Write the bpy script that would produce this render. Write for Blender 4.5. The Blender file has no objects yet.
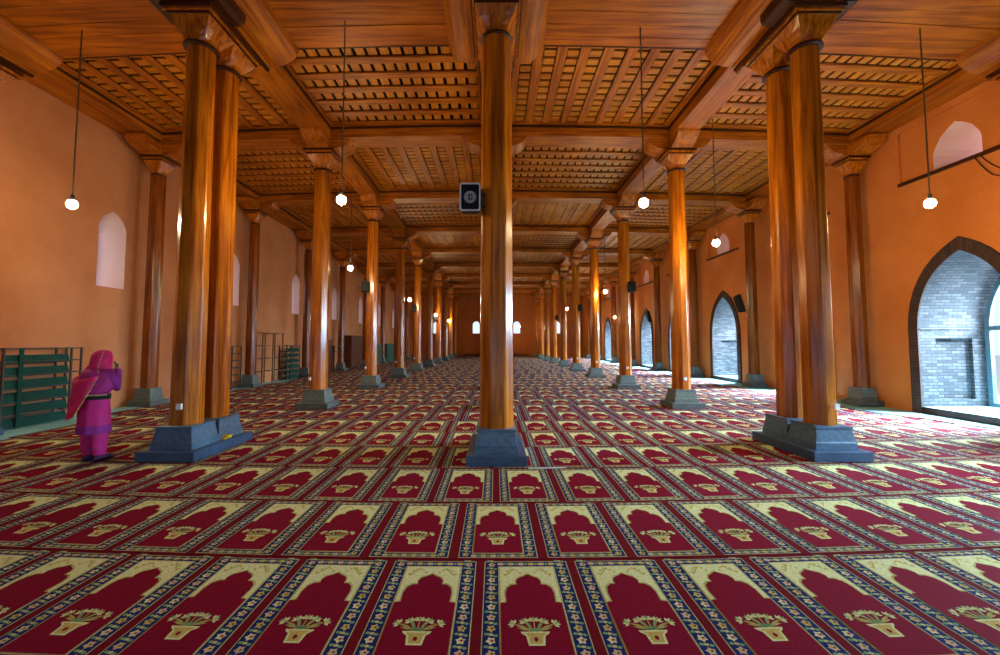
import bpy, bmesh, math, random
from mathutils import Vector, Matrix
from mathutils.geometry import tessellate_polygon
random.seed(7)
C = bpy.context.scene.collection
PI = math.pi

# ------------------------------------------------------------------ plan of the hall (metres)
XC = [-9.30, -4.63, 0.0, 4.85, 9.86]          # five rows of columns
D0, SP = 6.19, 4.66                            # first row of columns and bay length
def DN(n): return D0 + SP * n
WLX, WRX, FARY, BACKY = -9.78, 10.20, 50.1, -4.0
ZN, ZCAP, ZAB, ZBEAM, ZPAN = 6.27, 6.62, 6.76, 7.05, 7.33
def bow(x): return 0.447 * (abs(x) / 9.3) ** 1.7

# ------------------------------------------------------------------ materials
def new_mat(name):
    m = bpy.data.materials.new(name); m.use_nodes = True
    nt = m.node_tree
    return m, nt, nt.nodes['Principled BSDF']
def N(nt, t, **kw):
    n = nt.nodes.new(t)
    for k, v in kw.items(): setattr(n, k, v)
    return n
def plain(name, col, rough=.6, noise=.12, scale=12, metal=0, spec=.5):
    m, nt, b = new_mat(name)
    b.inputs['Roughness'].default_value = rough; b.inputs['Metallic'].default_value = metal
    b.inputs['Specular IOR Level'].default_value = spec
    tc = N(nt, 'ShaderNodeTexCoord'); nz = N(nt, 'ShaderNodeTexNoise'); nz.inputs['Scale'].default_value = scale
    nz.inputs['Detail'].default_value = 4
    nt.links.new(tc.outputs['Object'], nz.inputs['Vector'])
    r = N(nt, 'ShaderNodeValToRGB')
    r.color_ramp.elements[0].position = .3; r.color_ramp.elements[1].position = .7
    r.color_ramp.elements[0].color = (*[c * (1 - noise) for c in col], 1)
    r.color_ramp.elements[1].color = (*[min(1, c * (1 + noise)) for c in col], 1)
    nt.links.new(nz.outputs['Fac'], r.inputs['Fac']); nt.links.new(r.outputs['Color'], b.inputs['Base Color'])
    return m
def wood(name, light, dark, axis, rough=.32, scale=1.0, bump=.15, knots=True, spec=.25):
    m, nt, b = new_mat(name)
    b.inputs['Specular IOR Level'].default_value = spec
    b.inputs['Roughness'].default_value = rough
    tc = N(nt, 'ShaderNodeTexCoord'); mp = N(nt, 'ShaderNodeMapping')
    s = [9 * scale] * 3; s['xyz'.index(axis)] = .55 * scale
    mp.inputs['Scale'].default_value = s
    nt.links.new(tc.outputs['Object'], mp.inputs['Vector'])
    oi = N(nt, 'ShaderNodeObjectInfo')
    ad = N(nt, 'ShaderNodeVectorMath', operation='ADD')
    ms = N(nt, 'ShaderNodeMath', operation='MULTIPLY'); ms.inputs[1].default_value = 37
    nt.links.new(oi.outputs['Random'], ms.inputs[0]); nt.links.new(mp.outputs[0], ad.inputs[0]); nt.links.new(ms.outputs[0], ad.inputs[1])
    nz = N(nt, 'ShaderNodeTexNoise'); nz.inputs['Scale'].default_value = 1.6; nz.inputs['Detail'].default_value = 6
    nz.inputs['Distortion'].default_value = .6
    nt.links.new(ad.outputs[0], nz.inputs['Vector'])
    r = N(nt, 'ShaderNodeValToRGB')
    e = r.color_ramp.elements
    e[0].position = .33; e[0].color = (*dark, 1); e[1].position = .62; e[1].color = (*light, 1)
    nt.links.new(nz.outputs['Fac'], r.inputs['Fac'])
    # broad plank-to-plank tone
    n2 = N(nt, 'ShaderNodeTexNoise'); n2.inputs['Scale'].default_value = .9; n2.inputs['Detail'].default_value = 2
    nt.links.new(tc.outputs['Object'], n2.inputs['Vector'])
    mx = N(nt, 'ShaderNodeMix', data_type='RGBA', blend_type='MULTIPLY'); mx.inputs[0].default_value = .55
    r2 = N(nt, 'ShaderNodeValToRGB'); r2.color_ramp.elements[0].position = .35; r2.color_ramp.elements[1].position = .65
    r2.color_ramp.elements[0].color = (.62, .5, .42, 1); r2.color_ramp.elements[1].color = (1.15, 1.1, 1, 1)
    nt.links.new(n2.outputs['Fac'], r2.inputs['Fac'])
    nt.links.new(r.outputs['Color'], mx.inputs[6]); nt.links.new(r2.outputs['Color'], mx.inputs[7])
    out = mx.outputs[2]
    if knots:
        vo = N(nt, 'ShaderNodeTexVoronoi'); vo.inputs['Scale'].default_value = .55
        nt.links.new(ad.outputs[0], vo.inputs['Vector'])
        r3 = N(nt, 'ShaderNodeValToRGB'); r3.color_ramp.elements[0].position = .05; r3.color_ramp.elements[1].position = .13
        r3.color_ramp.elements[0].color = (.35, .2, .12, 1); r3.color_ramp.elements[1].color = (1, 1, 1, 1)
        nt.links.new(vo.outputs['Distance'], r3.inputs['Fac'])
        m3 = N(nt, 'ShaderNodeMix', data_type='RGBA', blend_type='MULTIPLY'); m3.inputs[0].default_value = .8
        nt.links.new(out, m3.inputs[6]); nt.links.new(r3.outputs['Color'], m3.inputs[7]); out = m3.outputs[2]
    nt.links.new(out, b.inputs['Base Color'])
    bp = N(nt, 'ShaderNodeBump'); bp.inputs['Strength'].default_value = bump; bp.inputs['Distance'].default_value = .01
    nt.links.new(nz.outputs['Fac'], bp.inputs['Height']); nt.links.new(bp.outputs[0], b.inputs['Normal'])
    return m
def brick(name, c1, c2, mortar, w=.23, h=.075, rough=.85, bump=.6):
    m, nt, b = new_mat(name)
    b.inputs['Roughness'].default_value = rough
    uv = N(nt, 'ShaderNodeUVMap')
    nz = N(nt, 'ShaderNodeTexNoise'); nz.inputs['Scale'].default_value = 5
    nt.links.new(uv.outputs[0], nz.inputs['Vector'])
    dv = N(nt, 'ShaderNodeVectorMath', operation='MULTIPLY_ADD'); dv.inputs[1].default_value = (.03, .03, 0)
    nt.links.new(nz.outputs['Color'], dv.inputs[0]); nt.links.new(uv.outputs[0], dv.inputs[2])
    bt = N(nt, 'ShaderNodeTexBrick'); bt.inputs['Scale'].default_value = 1
    bt.inputs['Brick Width'].default_value = w; bt.inputs['Row Height'].default_value = h
    bt.inputs['Mortar Size'].default_value = .009; bt.inputs['Mortar Smooth'].default_value = .3
    bt.inputs['Color1'].default_value = (*c1, 1); bt.inputs['Color2'].default_value = (*c2, 1); bt.inputs['Mortar'].default_value = (*mortar, 1)
    nt.links.new(dv.outputs[0], bt.inputs['Vector'])
    nt.links.new(bt.outputs['Color'], b.inputs['Base Color'])
    bp = N(nt, 'ShaderNodeBump'); bp.inputs['Strength'].default_value = bump; bp.inputs['Distance'].default_value = .02; bp.invert = True
    nt.links.new(bt.outputs['Fac'], bp.inputs['Height']); nt.links.new(bp.outputs[0], b.inputs['Normal'])
    return m
def plaster(name, c1, c2):
    m, nt, b = new_mat(name)
    b.inputs['Roughness'].default_value = .75; b.inputs['Specular IOR Level'].default_value = .25
    tc = N(nt, 'ShaderNodeTexCoord'); n1 = N(nt, 'ShaderNodeTexNoise'); n1.inputs['Scale'].default_value = .7; n1.inputs['Detail'].default_value = 7
    n1.inputs['Roughness'].default_value = .6
    nt.links.new(tc.outputs['Object'], n1.inputs['Vector'])
    r = N(nt, 'ShaderNodeValToRGB'); r.color_ramp.elements[0].position = .35; r.color_ramp.elements[1].position = .65
    r.color_ramp.elements[0].color = (*c1, 1); r.color_ramp.elements[1].color = (*c2, 1)
    nt.links.new(n1.outputs['Fac'], r.inputs['Fac']); nt.links.new(r.outputs['Color'], b.inputs['Base Color'])
    n2 = N(nt, 'ShaderNodeTexNoise'); n2.inputs['Scale'].default_value = 9; n2.inputs['Detail'].default_value = 5
    nt.links.new(tc.outputs['Object'], n2.inputs['Vector'])
    bp = N(nt, 'ShaderNodeBump'); bp.inputs['Strength'].default_value = .25; bp.inputs['Distance'].default_value = .02
    nt.links.new(n2.outputs['Fac'], bp.inputs['Height']); nt.links.new(bp.outputs[0], b.inputs['Normal'])
    return m
def glow(name, col, strength):
    m, nt, b = new_mat(name)
    b.inputs['Emission Color'].default_value = (*col, 1); b.inputs['Emission Strength'].default_value = strength
    return m
def pile(name, col, noise=.18):
    m = plain(name, col, rough=.85, noise=noise, scale=60, spec=.05)
    return m

LW, DW = (.56, .215, .034), (.30, .085, .010)
M = dict(
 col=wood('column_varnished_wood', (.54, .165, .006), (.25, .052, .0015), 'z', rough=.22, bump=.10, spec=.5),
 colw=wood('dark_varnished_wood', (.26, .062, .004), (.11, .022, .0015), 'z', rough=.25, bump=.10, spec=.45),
 bx=wood('beam_wood_across', (.46, .132, .004), (.21, .042, .0015), 'x', rough=.46),
 by=wood('beam_wood_along', (.46, .132, .004), (.21, .042, .0015), 'y', rough=.46),
 plank=wood('ceiling_plank_wood', (.44, .118, .004), (.20, .038, .0015), 'x', rough=.4, scale=.8),
 slat=wood('lattice_slat_wood', (.58, .205, .012), (.36, .10, .005), 'x', rough=.5, knots=False),
 slaty=wood('lattice_slat_wood_along', (.58, .205, .012), (.36, .10, .005), 'y', rough=.5, knots=False),
 dark=wood('dark_moulding_wood', (.07, .016, .004), (.025, .006, .002), 'x', rough=.4, knots=False),
 darky=wood('dark_moulding_wood_along', (.07, .016, .004), (.025, .006, .002), 'y', rough=.4, knots=False),
 void=plain('shadowed_backing_board', (.012, .004, .002), .95),  # near-black: shade between the lattice slats is put into this colour
 stone=plain('grey_plinth_stone', (.10, .125, .115), .45, .25, 14),
 stone_lit=plain('daylight_tinted_plinth_stone', (.06, .115, .18), .4, .25, 14), slab_lit=plain('daylight_tinted_slab_stone', (.03, .065, .13), .4, .25, 9),  # blue daylight on the nearest bases is put into both stone colours
 stone_d=plain('grey_slab_stone', (.07, .085, .085), .5, .25, 9),
 wallL=plaster('orange_lime_plaster', (.43, .150, .052), (.53, .205, .085)),
 wallR=plaster('ochre_lime_plaster', (.50, .135, .020), (.62, .19, .038)),
 wallF=plaster('far_plaster', (.40, .10, .022), (.48, .135, .03)),
 pink=plaster('pale_pink_plaster', (.80, .55, .50), (.86, .62, .56)),
 brickg=brick('pale_grey_brick', (.088, .074, .078), (.026, .020, .022), (.006, .005, .006)),
 brickd=brick('dark_brown_brick', (.07, .022, .008), (.035, .012, .005), (.012, .006, .004), w=.075, h=.24),
 floor=plain('daylight_tinted_screed', (.22, .50, .56), .55, .15, 3),  # cyan of the daylight is put into the screed colour
 out=plain('courtyard_paving', (.6, .6, .6), .8, .1, 2),
 frame=plain('blue_grey_frame_paint', (.10, .16, .19), .4),
 teal=plain('teal_metal_paint', (.002, .040, .030), .7, .2, 6, spec=.2),
 dmet=plain('dark_rack_metal', (.03, .03, .028), .45),
 rust=plain('brown_rack_metal', (.10, .05, .03), .5),
 brown=wood('dark_cabinet_wood', (.11, .03, .015), (.05, .014, .008), 'z', rough=.45, knots=False),
 green=plain('dark_green_paint', (.015, .07, .045), .45),
 black=plain('black_plastic', (.003, .003, .004), .6, spec=.25),
 white=plain('white_plastic', (.75, .75, .72), .4),
 grey=plain('grey_speaker_cone', (.38, .42, .42), .5),
 cord=plain('brown_cable', (.08, .045, .02), .6),
 bulb=glow('lit_bulb', (1, .80, .44), 1000),
 crim=pile('crimson_pile', (.165, .0015, .017)),
 gap=pile('dark_red_pile', (.12, .002, .009)),
 navy=pile('navy_pile', (.008, .016, .10)),
 cream=pile('cream_pile', (.58, .58, .29)),
 creamw=pile('ivory_line_pile', (.46, .42, .18)),
 gold=pile('gold_pile', (.46, .34, .09)),
 pinkp=pile('rose_pile', (.52, .34, .22)),
 leaf=pile('leaf_green_pile', (.16, .30, .13)),
 olive=pile('olive_pile', (.36, .34, .10)),
 mag=plain('magenta_cloth', (.75, .012, .13), .75, .2, 9),
 mag2=plain('pink_cloth', (.62, .015, .19), .75, .15, 9),
 purpm=plain('plum_cloth', (.40, .012, .17), .75, .25, 9),
 purp=plain('purple_cloth', (.30, .015, .22), .75, .2, 7),
 blk=plain('black_cloth', (.01, .008, .012), .8),
 skin=plain('skin', (.42, .22, .13), .55, .05),
 shoe=plain('dark_violet_shoes', (.05, .015, .09), .5),
 yel=plain('yellow_cloth', (.75, .5, .03), .8, .2, 30),
)
# glass: thin clear pane
mg, nt, b = new_mat('clear_glass')
for n in list(nt.nodes):
    if n != b and n.type != 'OUTPUT_MATERIAL': nt.nodes.remove(n)
tr = N(nt, 'ShaderNodeBsdfTransparent'); gl = N(nt, 'ShaderNodeBsdfGlossy'); gl.inputs['Roughness'].default_value = .03
mxs = N(nt, 'ShaderNodeMixShader'); mxs.inputs[0].default_value = .06
nt.links.new(tr.outputs[0], mxs.inputs[1]); nt.links.new(gl.outputs[0], mxs.inputs[2])
nt.links.new(mxs.outputs[0], nt.nodes['Material Output'].inputs['Surface'])
M['glass'] = mg

# ------------------------------------------------------------------ mesh builder
class MB:
    def __init__(s): s.v = []; s.f = []; s.m = []; s.uv = []; s.mats = []
    def mi(s, k):
        if k not in s.mats: s.mats.append(k)
        return s.mats.index(k)
    def face(s, pts, m, uv=None):
        i = len(s.v); s.v += [tuple(p) for p in pts]
        s.f.append(tuple(range(i, i + len(pts)))); s.m.append(s.mi(m)); s.uv.append(uv)
    def idx(s, pts): i = len(s.v); s.v += [tuple(p) for p in pts]; return i
    def addf(s, ids, m): s.f.append(tuple(ids)); s.m.append(s.mi(m)); s.uv.append(None)
    def box(s, x0, x1, y0, y1, z0, z1, m, nx=1):
        for k in range(nx):
            a = x0 + (x1 - x0) * k / nx; c = x0 + (x1 - x0) * (k + 1) / nx
            i = s.idx([(a, y0, z0), (c, y0, z0), (c, y1, z0), (a, y1, z0), (a, y0, z1), (c, y0, z1), (c, y1, z1), (a, y1, z1)])
            fs = [(0, 3, 2, 1), (4, 5, 6, 7), (0, 1, 5, 4), (2, 3, 7, 6)]
            if k == nx - 1: fs.append((1, 2, 6, 5))
            if k == 0: fs.append((3, 0, 4, 7))
            for q in fs: s.addf([i + t for t in q], m)
    def loft(s, rings, m, cap0=True, cap1=True, closed=True):
        n = len(rings[0]); st = [s.idx(r) for r in rings]
        for a in range(len(rings) - 1):
            for k in range(n if closed else n - 1):
                k2 = (k + 1) % n
                s.addf([st[a] + k, st[a] + k2, st[a + 1] + k2, st[a + 1] + k], m)
        if cap0: s.addf([st[0] + k for k in range(n)][::-1], m)
        if cap1: s.addf([st[-1] + k for k in range(n)], m)
    def tube(s, pts, r, m, seg=8, caps=True):
        pts = [Vector(p) for p in pts]; rings = []
        rr = r if isinstance(r, (list, tuple)) else [r] * len(pts)
        up = None
        for i, p in enumerate(pts):
            d = (pts[min(i + 1, len(pts) - 1)] - pts[max(i - 1, 0)]).normalized()
            if up is None: up = Vector((0, 0, 1)) if abs(d.z) < .9 else Vector((1, 0, 0))
            a = d.cross(up).normalized(); b2 = a.cross(d).normalized(); up = b2
            rings.append([p + (a * math.cos(t) + b2 * math.sin(t)) * rr[i] for t in [2 * PI * k / seg for k in range(seg)]])
        s.loft(rings, m, caps, caps)
    def prism(s, poly, fn, a, c, m):
        """poly in 2D, fn(u,v,w) -> xyz, from w=a to w=c"""
        s.loft([[fn(u, v, a) for u, v in poly], [fn(u, v, c) for u, v in poly]], m)
    def sphere(s, c, r, m, seg=10, rings=6, sc=(1, 1, 1)):
        rs = []
        for i in range(rings + 1):
            t = PI * i / rings; q = max(math.sin(t), .02)
            rs.append([(c[0] + r * sc[0] * q * math.cos(2 * PI * k / seg), c[1] + r * sc[1] * q * math.sin(2 * PI * k / seg), c[2] - r * sc[2] * math.cos(t)) for k in range(seg)])
        s.loft(rs, m)
    def mesh(s, name, warp=None, smooth=False):
        v = [warp(p) for p in s.v] if warp else s.v
        me = bpy.data.meshes.new(name); me.from_pydata(v, [], s.f)
        for k in s.mats: me.materials.append(M[k])
        me.polygons.foreach_set('material_index', s.m)
        if any(u is not None for u in s.uv):
            l = me.uv_layers.new(name='UVMap')
            for p, u in zip(me.polygons, s.uv):
                if u:
                    for li, q in zip(p.loop_indices, u): l.data[li].uv = q
        if smooth: me.polygons.foreach_set('use_smooth', [True] * len(me.polygons))
        me.update(); return me
    def build(s, name, parent=None, warp=None, smooth=False, fix=False, **props):
        me = s.mesh(name, warp, smooth)
        if fix:
            bm = bmesh.new(); bm.from_mesh(me); bmesh.ops.recalc_face_normals(bm, faces=bm.faces); bm.to_mesh(me); bm.free()
        return link(name, me, parent, **props)
def link(name, me, parent=None, loc=(0, 0, 0), **props):
    o = bpy.data.objects.new(name, me); C.objects.link(o); o.location = loc
    if parent: o.parent = parent
    for k, v in props.items(): o[k] = v
    return o
def thing(name, label, cat, loc=(0, 0, 0), rotz=0, group=None):
    o = bpy.data.objects.new(name, None); C.objects.link(o); o.location = loc; o.rotation_euler.z = rotz
    o.empty_display_size = .2
    o['label'] = label; o['category'] = cat
    if group: o['group'] = group
    if name in ('wooden_column', 'double_wooden_column', 'lengthwise_beam', 'head_beam'): o['kind'] = 'thing'
    return o
def tag(o, label, cat, group=None):
    o['label'] = label; o['category'] = cat
    if group: o['group'] = group
    if cat == 'beam': o['kind'] = 'thing'
    return o
def ring(n, rx, ry, z, ph=0, cx=0, cy=0):
    return [(cx + rx * math.cos(ph + 2 * PI * k / n), cy + ry * math.sin(ph + 2 * PI * k / n), z) for k in range(n)]
def sqring(h, z, n=16, cx=0, cy=0, ex=0):
    r = []
    for k in range(n):
        a = 2 * PI * k / n; c, s_ = math.cos(a), math.sin(a); q = max(abs(c), abs(s_)); r.append((cx + h * c / q, cy + h * s_ / q, z))
    return r
ORD = ['front', 'second', 'third', 'fourth', 'fifth', 'sixth', 'seventh', 'eighth', 'ninth', 'tenth', 'eleventh', 'twelfth', 'thirteenth', 'fourteenth']

# ------------------------------------------------------------------ columns
def shaft_mb(y=0, mat='col'):
    m = MB(); R = []
    def octo(w, z):
        r = w / 2 / math.cos(PI / 8); pts = []
        for k in range(8):
            a = PI / 8 + k * PI / 4 + .12
            for d in (-.07, .07): pts.append((r * .985 * math.cos(a + d), y + r * .985 * math.sin(a + d), z))
        return pts
    m.loft([octo(.47, .47), octo(.465, 1.2), octo(.45, 3.5), octo(.425, ZN - .02)], mat)
    return m
def capital_mb(y=0):
    m = MB()
    def mix(t, z, h):
        c = ring(16, .205, .205, z); q = sqring(h, z)
        return [(a[0] * (1 - t) + b_[0] * t, y + a[1] * (1 - t) + b_[1] * t, z) for a, b_ in zip(c, q)]
    m.loft([mix(0, ZN - .01, .21), mix(.1, ZN + .05, .215), mix(.45, ZN + .12, .225), mix(.85, ZN + .22, .26), mix(1, ZCAP, .315)], 'col')
    return m
def collar_mb(y=0):
    m = MB()
    m.loft([ring(20, .222, .222, ZN - .035, cy=y), ring(20, .245, .245, ZN - .02, cy=y), ring(20, .245, .245, ZN + .01, cy=y), ring(20, .22, .22, ZN + .025, cy=y)], 'dark')
    return m
def abacus_mb(y0, y1):
    m = MB()
    m.box(-.33, .33, y0 - .33, y1 + .33, ZCAP, ZCAP + .035, 'dark'); m.box(-.36, .36, y0 - .36, y1 + .36, ZCAP + .035, ZCAP + .07, 'col')
    m.box(-.385, .385, y0 - .385, y1 + .385, ZCAP + .07, ZAB - .01, 'dark')
    return m
def arm_profile(L=.88):
    p = [(0, ZAB - .01), (.40, ZAB - .01), (.43, ZAB + .02)]
    for k in range(7):
        a = k / 6 * PI / 2
        p.append((.46 + (L - .50) * math.sin(a) * .92, ZAB + .04 + (ZBEAM - ZAB - .05) * (1 - math.cos(a)) ** .85))
    p += [(L, ZBEAM - .003), (0, ZBEAM - .003)]
    return p
def bracket_mb(arms):
    m = MB(); w = .27
    m.box(-.31, .31, -.31, .31, ZAB - .009, ZBEAM - .003, 'col')
    P = arm_profile()
    for a in arms:
        if a == '+x': f = lambda u, v, t: (u, t, v)
        if a == '-x': f = lambda u, v, t: (-u, t, v)
        if a == '+y': f = lambda u, v, t: (t, u, v)
        if a == '-y': f = lambda u, v, t: (t, -u, v)
        m.prism(P, f, -w, w, 'bx' if 'x' in a else 'by')
    return m
def plinth_mb(y0, y1, mat='stone_d'):
    m = MB()
    h = .41
    m.loft([[(-h, y0 - h, .018), (h, y0 - h, .018), (h, y1 + h, .018), (-h, y1 + h, .018)],
            [(-h, y0 - h, .145), (h, y0 - h, .145), (h, y1 + h, .145), (-h, y1 + h, .145)],
            [(-h + .01, y0 - h + .01, .155), (h - .01, y0 - h + .01, .155), (h - .01, y1 + h - .01, .155), (-h + .01, y1 + h - .01, .155)]], mat)
    return m
def block_mb(y=0, mat='stone'):
    m = MB(); f = lambda h, z: [(-h, y - h, z), (h, y - h, z), (h, y + h, z), (-h, y + h, z)]
    m.loft([f(.30, .155), f(.295, .24), f(.30, .245), f(.285, .27), f(.255, .44), f(.265, .445), f(.265, .475), f(.255, .48)], mat)
    return m
def switch_mb(y):
    m = MB(); m.box(-.035, .035, y - .265, y - .225, .72, .80, 'white'); return m
ME = dict(shaft=shaft_mb().mesh('shaft'), capital=capital_mb().mesh('capital'), collar=collar_mb().mesh('collar'),
          abacus=abacus_mb(0, 0).mesh('abacus'), plinth=plinth_mb(0, 0).mesh('plinth'), base_block=block_mb().mesh('base_block'))
for k in ('shaft', 'capital', 'collar', 'plinth', 'base_block', 'abacus'):
    bm = bmesh.new(); bm.from_mesh(ME[k]); bmesh.ops.recalc_face_normals(bm, faces=bm.faces); bm.to_mesh(ME[k]); bm.free()
def fixn(me):
    bm = bmesh.new(); bm.from_mesh(me); bmesh.ops.recalc_face_normals(bm, faces=bm.faces); bm.to_mesh(me); bm.free(); return me
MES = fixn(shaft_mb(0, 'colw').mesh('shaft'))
MEB = fixn(block_mb(0, 'stone_lit').mesh('base_block'))
BR = {0: fixn(bracket_mb(['+x', '+y', '-y']).mesh('bracket')), 2: fixn(bracket_mb(['+x', '-x', '+y', '-y']).mesh('bracket')), 4: fixn(bracket_mb(['-x', '+y', '-y']).mesh('bracket'))}
BR[1] = BR[3] = BR[2]
rowname = ['row along the left wall', 'left inner row', 'centre row', 'right inner row', 'row along the right wall']
GAP = .60
for i in range(5):
    for n in range(10):
        y = DN(n) + bow(XC[i]) - (.06 if (i == 2 and n == 0) else 0)
        if n == 0:
            lab = {0: 'double wooden column beside the left wall at the near edge of the view',
                   1: 'pair of tall wooden columns on one plinth tinted daylight blue, right of the praying person',
                   2: 'large wooden column in the middle of the photo, on stone base tinted daylight blue, speaker on it',
                   3: 'pair of tall wooden columns on one dark plinth, left of the brick archway',
                   4: 'double wooden column beside the right wall at the near edge of the view'}[i]
            c = thing('double_wooden_column', lab, 'column', (XC[i] - (.10 if i == 4 else 0), y, 0))
            link('plinth', fixn(plinth_mb(0, GAP, 'slab_lit').mesh('plinth')), c)
            link('abacus', fixn(abacus_mb(0, GAP).mesh('abacus')), c)
            for q in (0, GAP):
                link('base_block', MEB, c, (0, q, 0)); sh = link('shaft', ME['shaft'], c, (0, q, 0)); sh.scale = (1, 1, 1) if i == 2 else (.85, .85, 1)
                cp = link('capital', ME['capital'], c, (0, q, 0)); link('collar', ME['collar'], cp)
            if i in (1, 3):
                w = MB(); hw = .60
                prof = [(-hw + .1, ZAB - .01), (hw - .1, ZAB - .01), (hw - .02, ZAB + .03), (hw, ZAB + .10), (hw, ZAB + .2), (-hw, ZAB + .2), (-hw, ZAB + .10), (-hw + .02, ZAB + .03)]
                w.prism(prof, lambda u, v, t: (u, t, v), -.40, .12, 'dark'); w.build('cross_corbel', c, fix=True)
            if i in (1, 2, 3):
                s = switch_mb(0).build('switch_box', c, label='small white switch box on the shaft')
                s.location = (.06, 0, 0) if i != 2 else (.1, .02, 0)
                if i == 2: bpy.data.objects.remove(s)
        else:
            if i == 2: lab = ORD[n] + ' wooden column of the centre row, lined up behind the large middle column'
            else: lab = ORD[n] + ' wooden column in the ' + rowname[i] + (', black speaker fixed to it' if (i in (1, 3) and n in (2, 4, 6)) or (i == 4 and n in (2, 4)) else ', grey base')
            c = thing('wooden_column', lab, 'column', (XC[i], y, 0), 0, 'wooden columns of the ' + rowname[i])
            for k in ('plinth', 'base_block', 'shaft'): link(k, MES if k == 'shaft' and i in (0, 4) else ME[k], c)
            cp = link('capital', ME['capital'], c); link('collar', ME['collar'], cp); link('abacus', ME['abacus'], c)
            for ch in c.children: ch.scale = (.76, .76, 1) if i in (0, 4) else ((.91, .91, 1) if ch.name.startswith('shaft') else (1, 1, 1))
            link('bracket', BR[i], c)
            if i in (1, 3) and n < 5:
                s = switch_mb(0).build('switch_box', c, label='small white switch box low on the shaft')
                if i == 1: s.rotation_euler.z = -.6

# ------------------------------------------------------------------ beams
def wrp(p): return (p[0], p[1] + bow(p[0]), p[2])
for n in range(1, 10):
    m = MB(); y = DN(n)
    m.box(WLX - .02, WRX + .02, y - .29, y + .29, ZBEAM, ZPAN + .08, 'bx', 40)
    m.box(WLX, WRX, y - .34, y - .29, ZPAN - .06, ZPAN + .08, 'dark', 40); m.box(WLX, WRX, y + .29, y + .34, ZPAN - .06, ZPAN + .08, 'dark', 40)
    m.box(WLX, WRX, y - .37, y - .33, ZPAN - .01, ZPAN + .1, 'bx', 40); m.box(WLX, WRX, y + .33, y + .37, ZPAN - .01, ZPAN + .1, 'bx', 40)
    tag(m.build('cross_beam', warp=wrp), ORD[n - 1].replace('front', 'nearest') + ' wooden ceiling beam spanning the hall from wall to wall', 'beam', 'cross beams under the ceiling')
bl = ['wooden beam running lengthwise above the left wall', 'wooden beam running lengthwise over the left inner columns', 'wooden beam running lengthwise over the centre columns',
      'wooden beam running lengthwise over the right inner columns', 'wooden beam running lengthwise above the right wall']
for i in range(5):
    x = XC[i]; y0 = 7.56 + bow(x) * .6; m = MB(); zb = ZBEAM - .004 if 0 < i < 4 else ZBEAM + .06
    xa, xb = x - .30, x + .30
    if i == 0: xa = WLX
    if i == 4: xb = WRX
    t = thing('lengthwise_beam', bl[i], 'beam', (0, 0, 0), 0, 'lengthwise beams under the ceiling')
    m.box(xa, xb, y0, FARY, zb, ZPAN + .09, 'by'); m.build('beam', t)
    m = MB()
    for s_ in (-1, 1):
        xe = x + s_ * .30
        if (i == 0 and s_ < 0) or (i == 4 and s_ > 0): continue
        a, b_ = sorted((xe, xe + s_ * .05)); m.box(a, b_, y0, FARY, ZPAN - .055, ZPAN + .085, 'darky')
        a, b_ = sorted((xe + s_ * .05, xe + s_ * .10)); m.box(a, b_, y0, FARY, ZPAN - .015, ZPAN + .1, 'by')
    m.build('moulding', t)
    t = thing('head_beam', bl[i].replace('beam running lengthwise', 'cove and bearing board ending').replace('above', 'by').replace('over', 'over') + ', nearest the camera', 'beam', (0, 0, 0), 0, 'coved head beams over the double columns')
    # the wide head over the double columns: bearing board and coves up to the planks
    m = MB(); hb = .30
    m.box(max(x - hb, WLX), min(x + hb, WRX), BACKY, y0, ZAB - .002, ZAB + .045, 'by')
    m.box(max(x - hb - .04, WLX), min(x + hb + .04, WRX), BACKY, y0, ZAB + .045, ZAB + .10, 'darky')
    m.box(max(x - hb - .08, WLX), min(x + hb + .08, WRX), BACKY, y0, ZAB + .10, ZAB + .145, 'by')
    m.build('bearing_board', t)
    m = MB(); prof = []
    z0, z1, r0, r1 = ZAB + .145, 7.25, hb + .09, .88
    for k in range(9):
        a = k / 8 * PI / 2; prof.append((r0 + (r1 - r0) * (1 - math.cos(a)) * 1.0, z0 + (z1 - z0) * math.sin(a)))
    prof = [(r0 + (r1 - r0) * math.sin(k / 8 * PI / 2), z0 + (z1 - z0) * (1 - math.cos(k / 8 * PI / 2))) for k in range(9)]
    right = prof; left = [(-u, v) for u, v in prof][::-1]
    if i == 0: left = [(WLX - x, z1), (WLX - x, z0)]
    if i == 4: right = [(WRX - x, z0), (WRX - x, z1)]
    m.prism(right + left, lambda u, v, w: (x + u, w, v), BACKY, y0 + .02, 'by'); m.build('cove', t, fix=True)

# ------------------------------------------------------------------ ceiling
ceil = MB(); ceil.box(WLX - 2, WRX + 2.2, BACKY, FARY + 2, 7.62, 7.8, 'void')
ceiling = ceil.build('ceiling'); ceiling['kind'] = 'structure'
pl = MB()
yy = BACKY; ROWS = []
while yy < 7.5: ROWS.append(yy); yy += .29
for i in range(4):
    for y in ROWS:
        y1 = min(y + .278, 7.54)
        xa, xb = XC[i] - .3, XC[i + 1] + .3
        if i == 0: xa = WLX
        if i == 3: xb = WRX
        pl.box(max(xa, WLX), min(xb, WRX), y, y1, 7.25 + random.random() * .012, 7.31, 'plank', 12)
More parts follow.
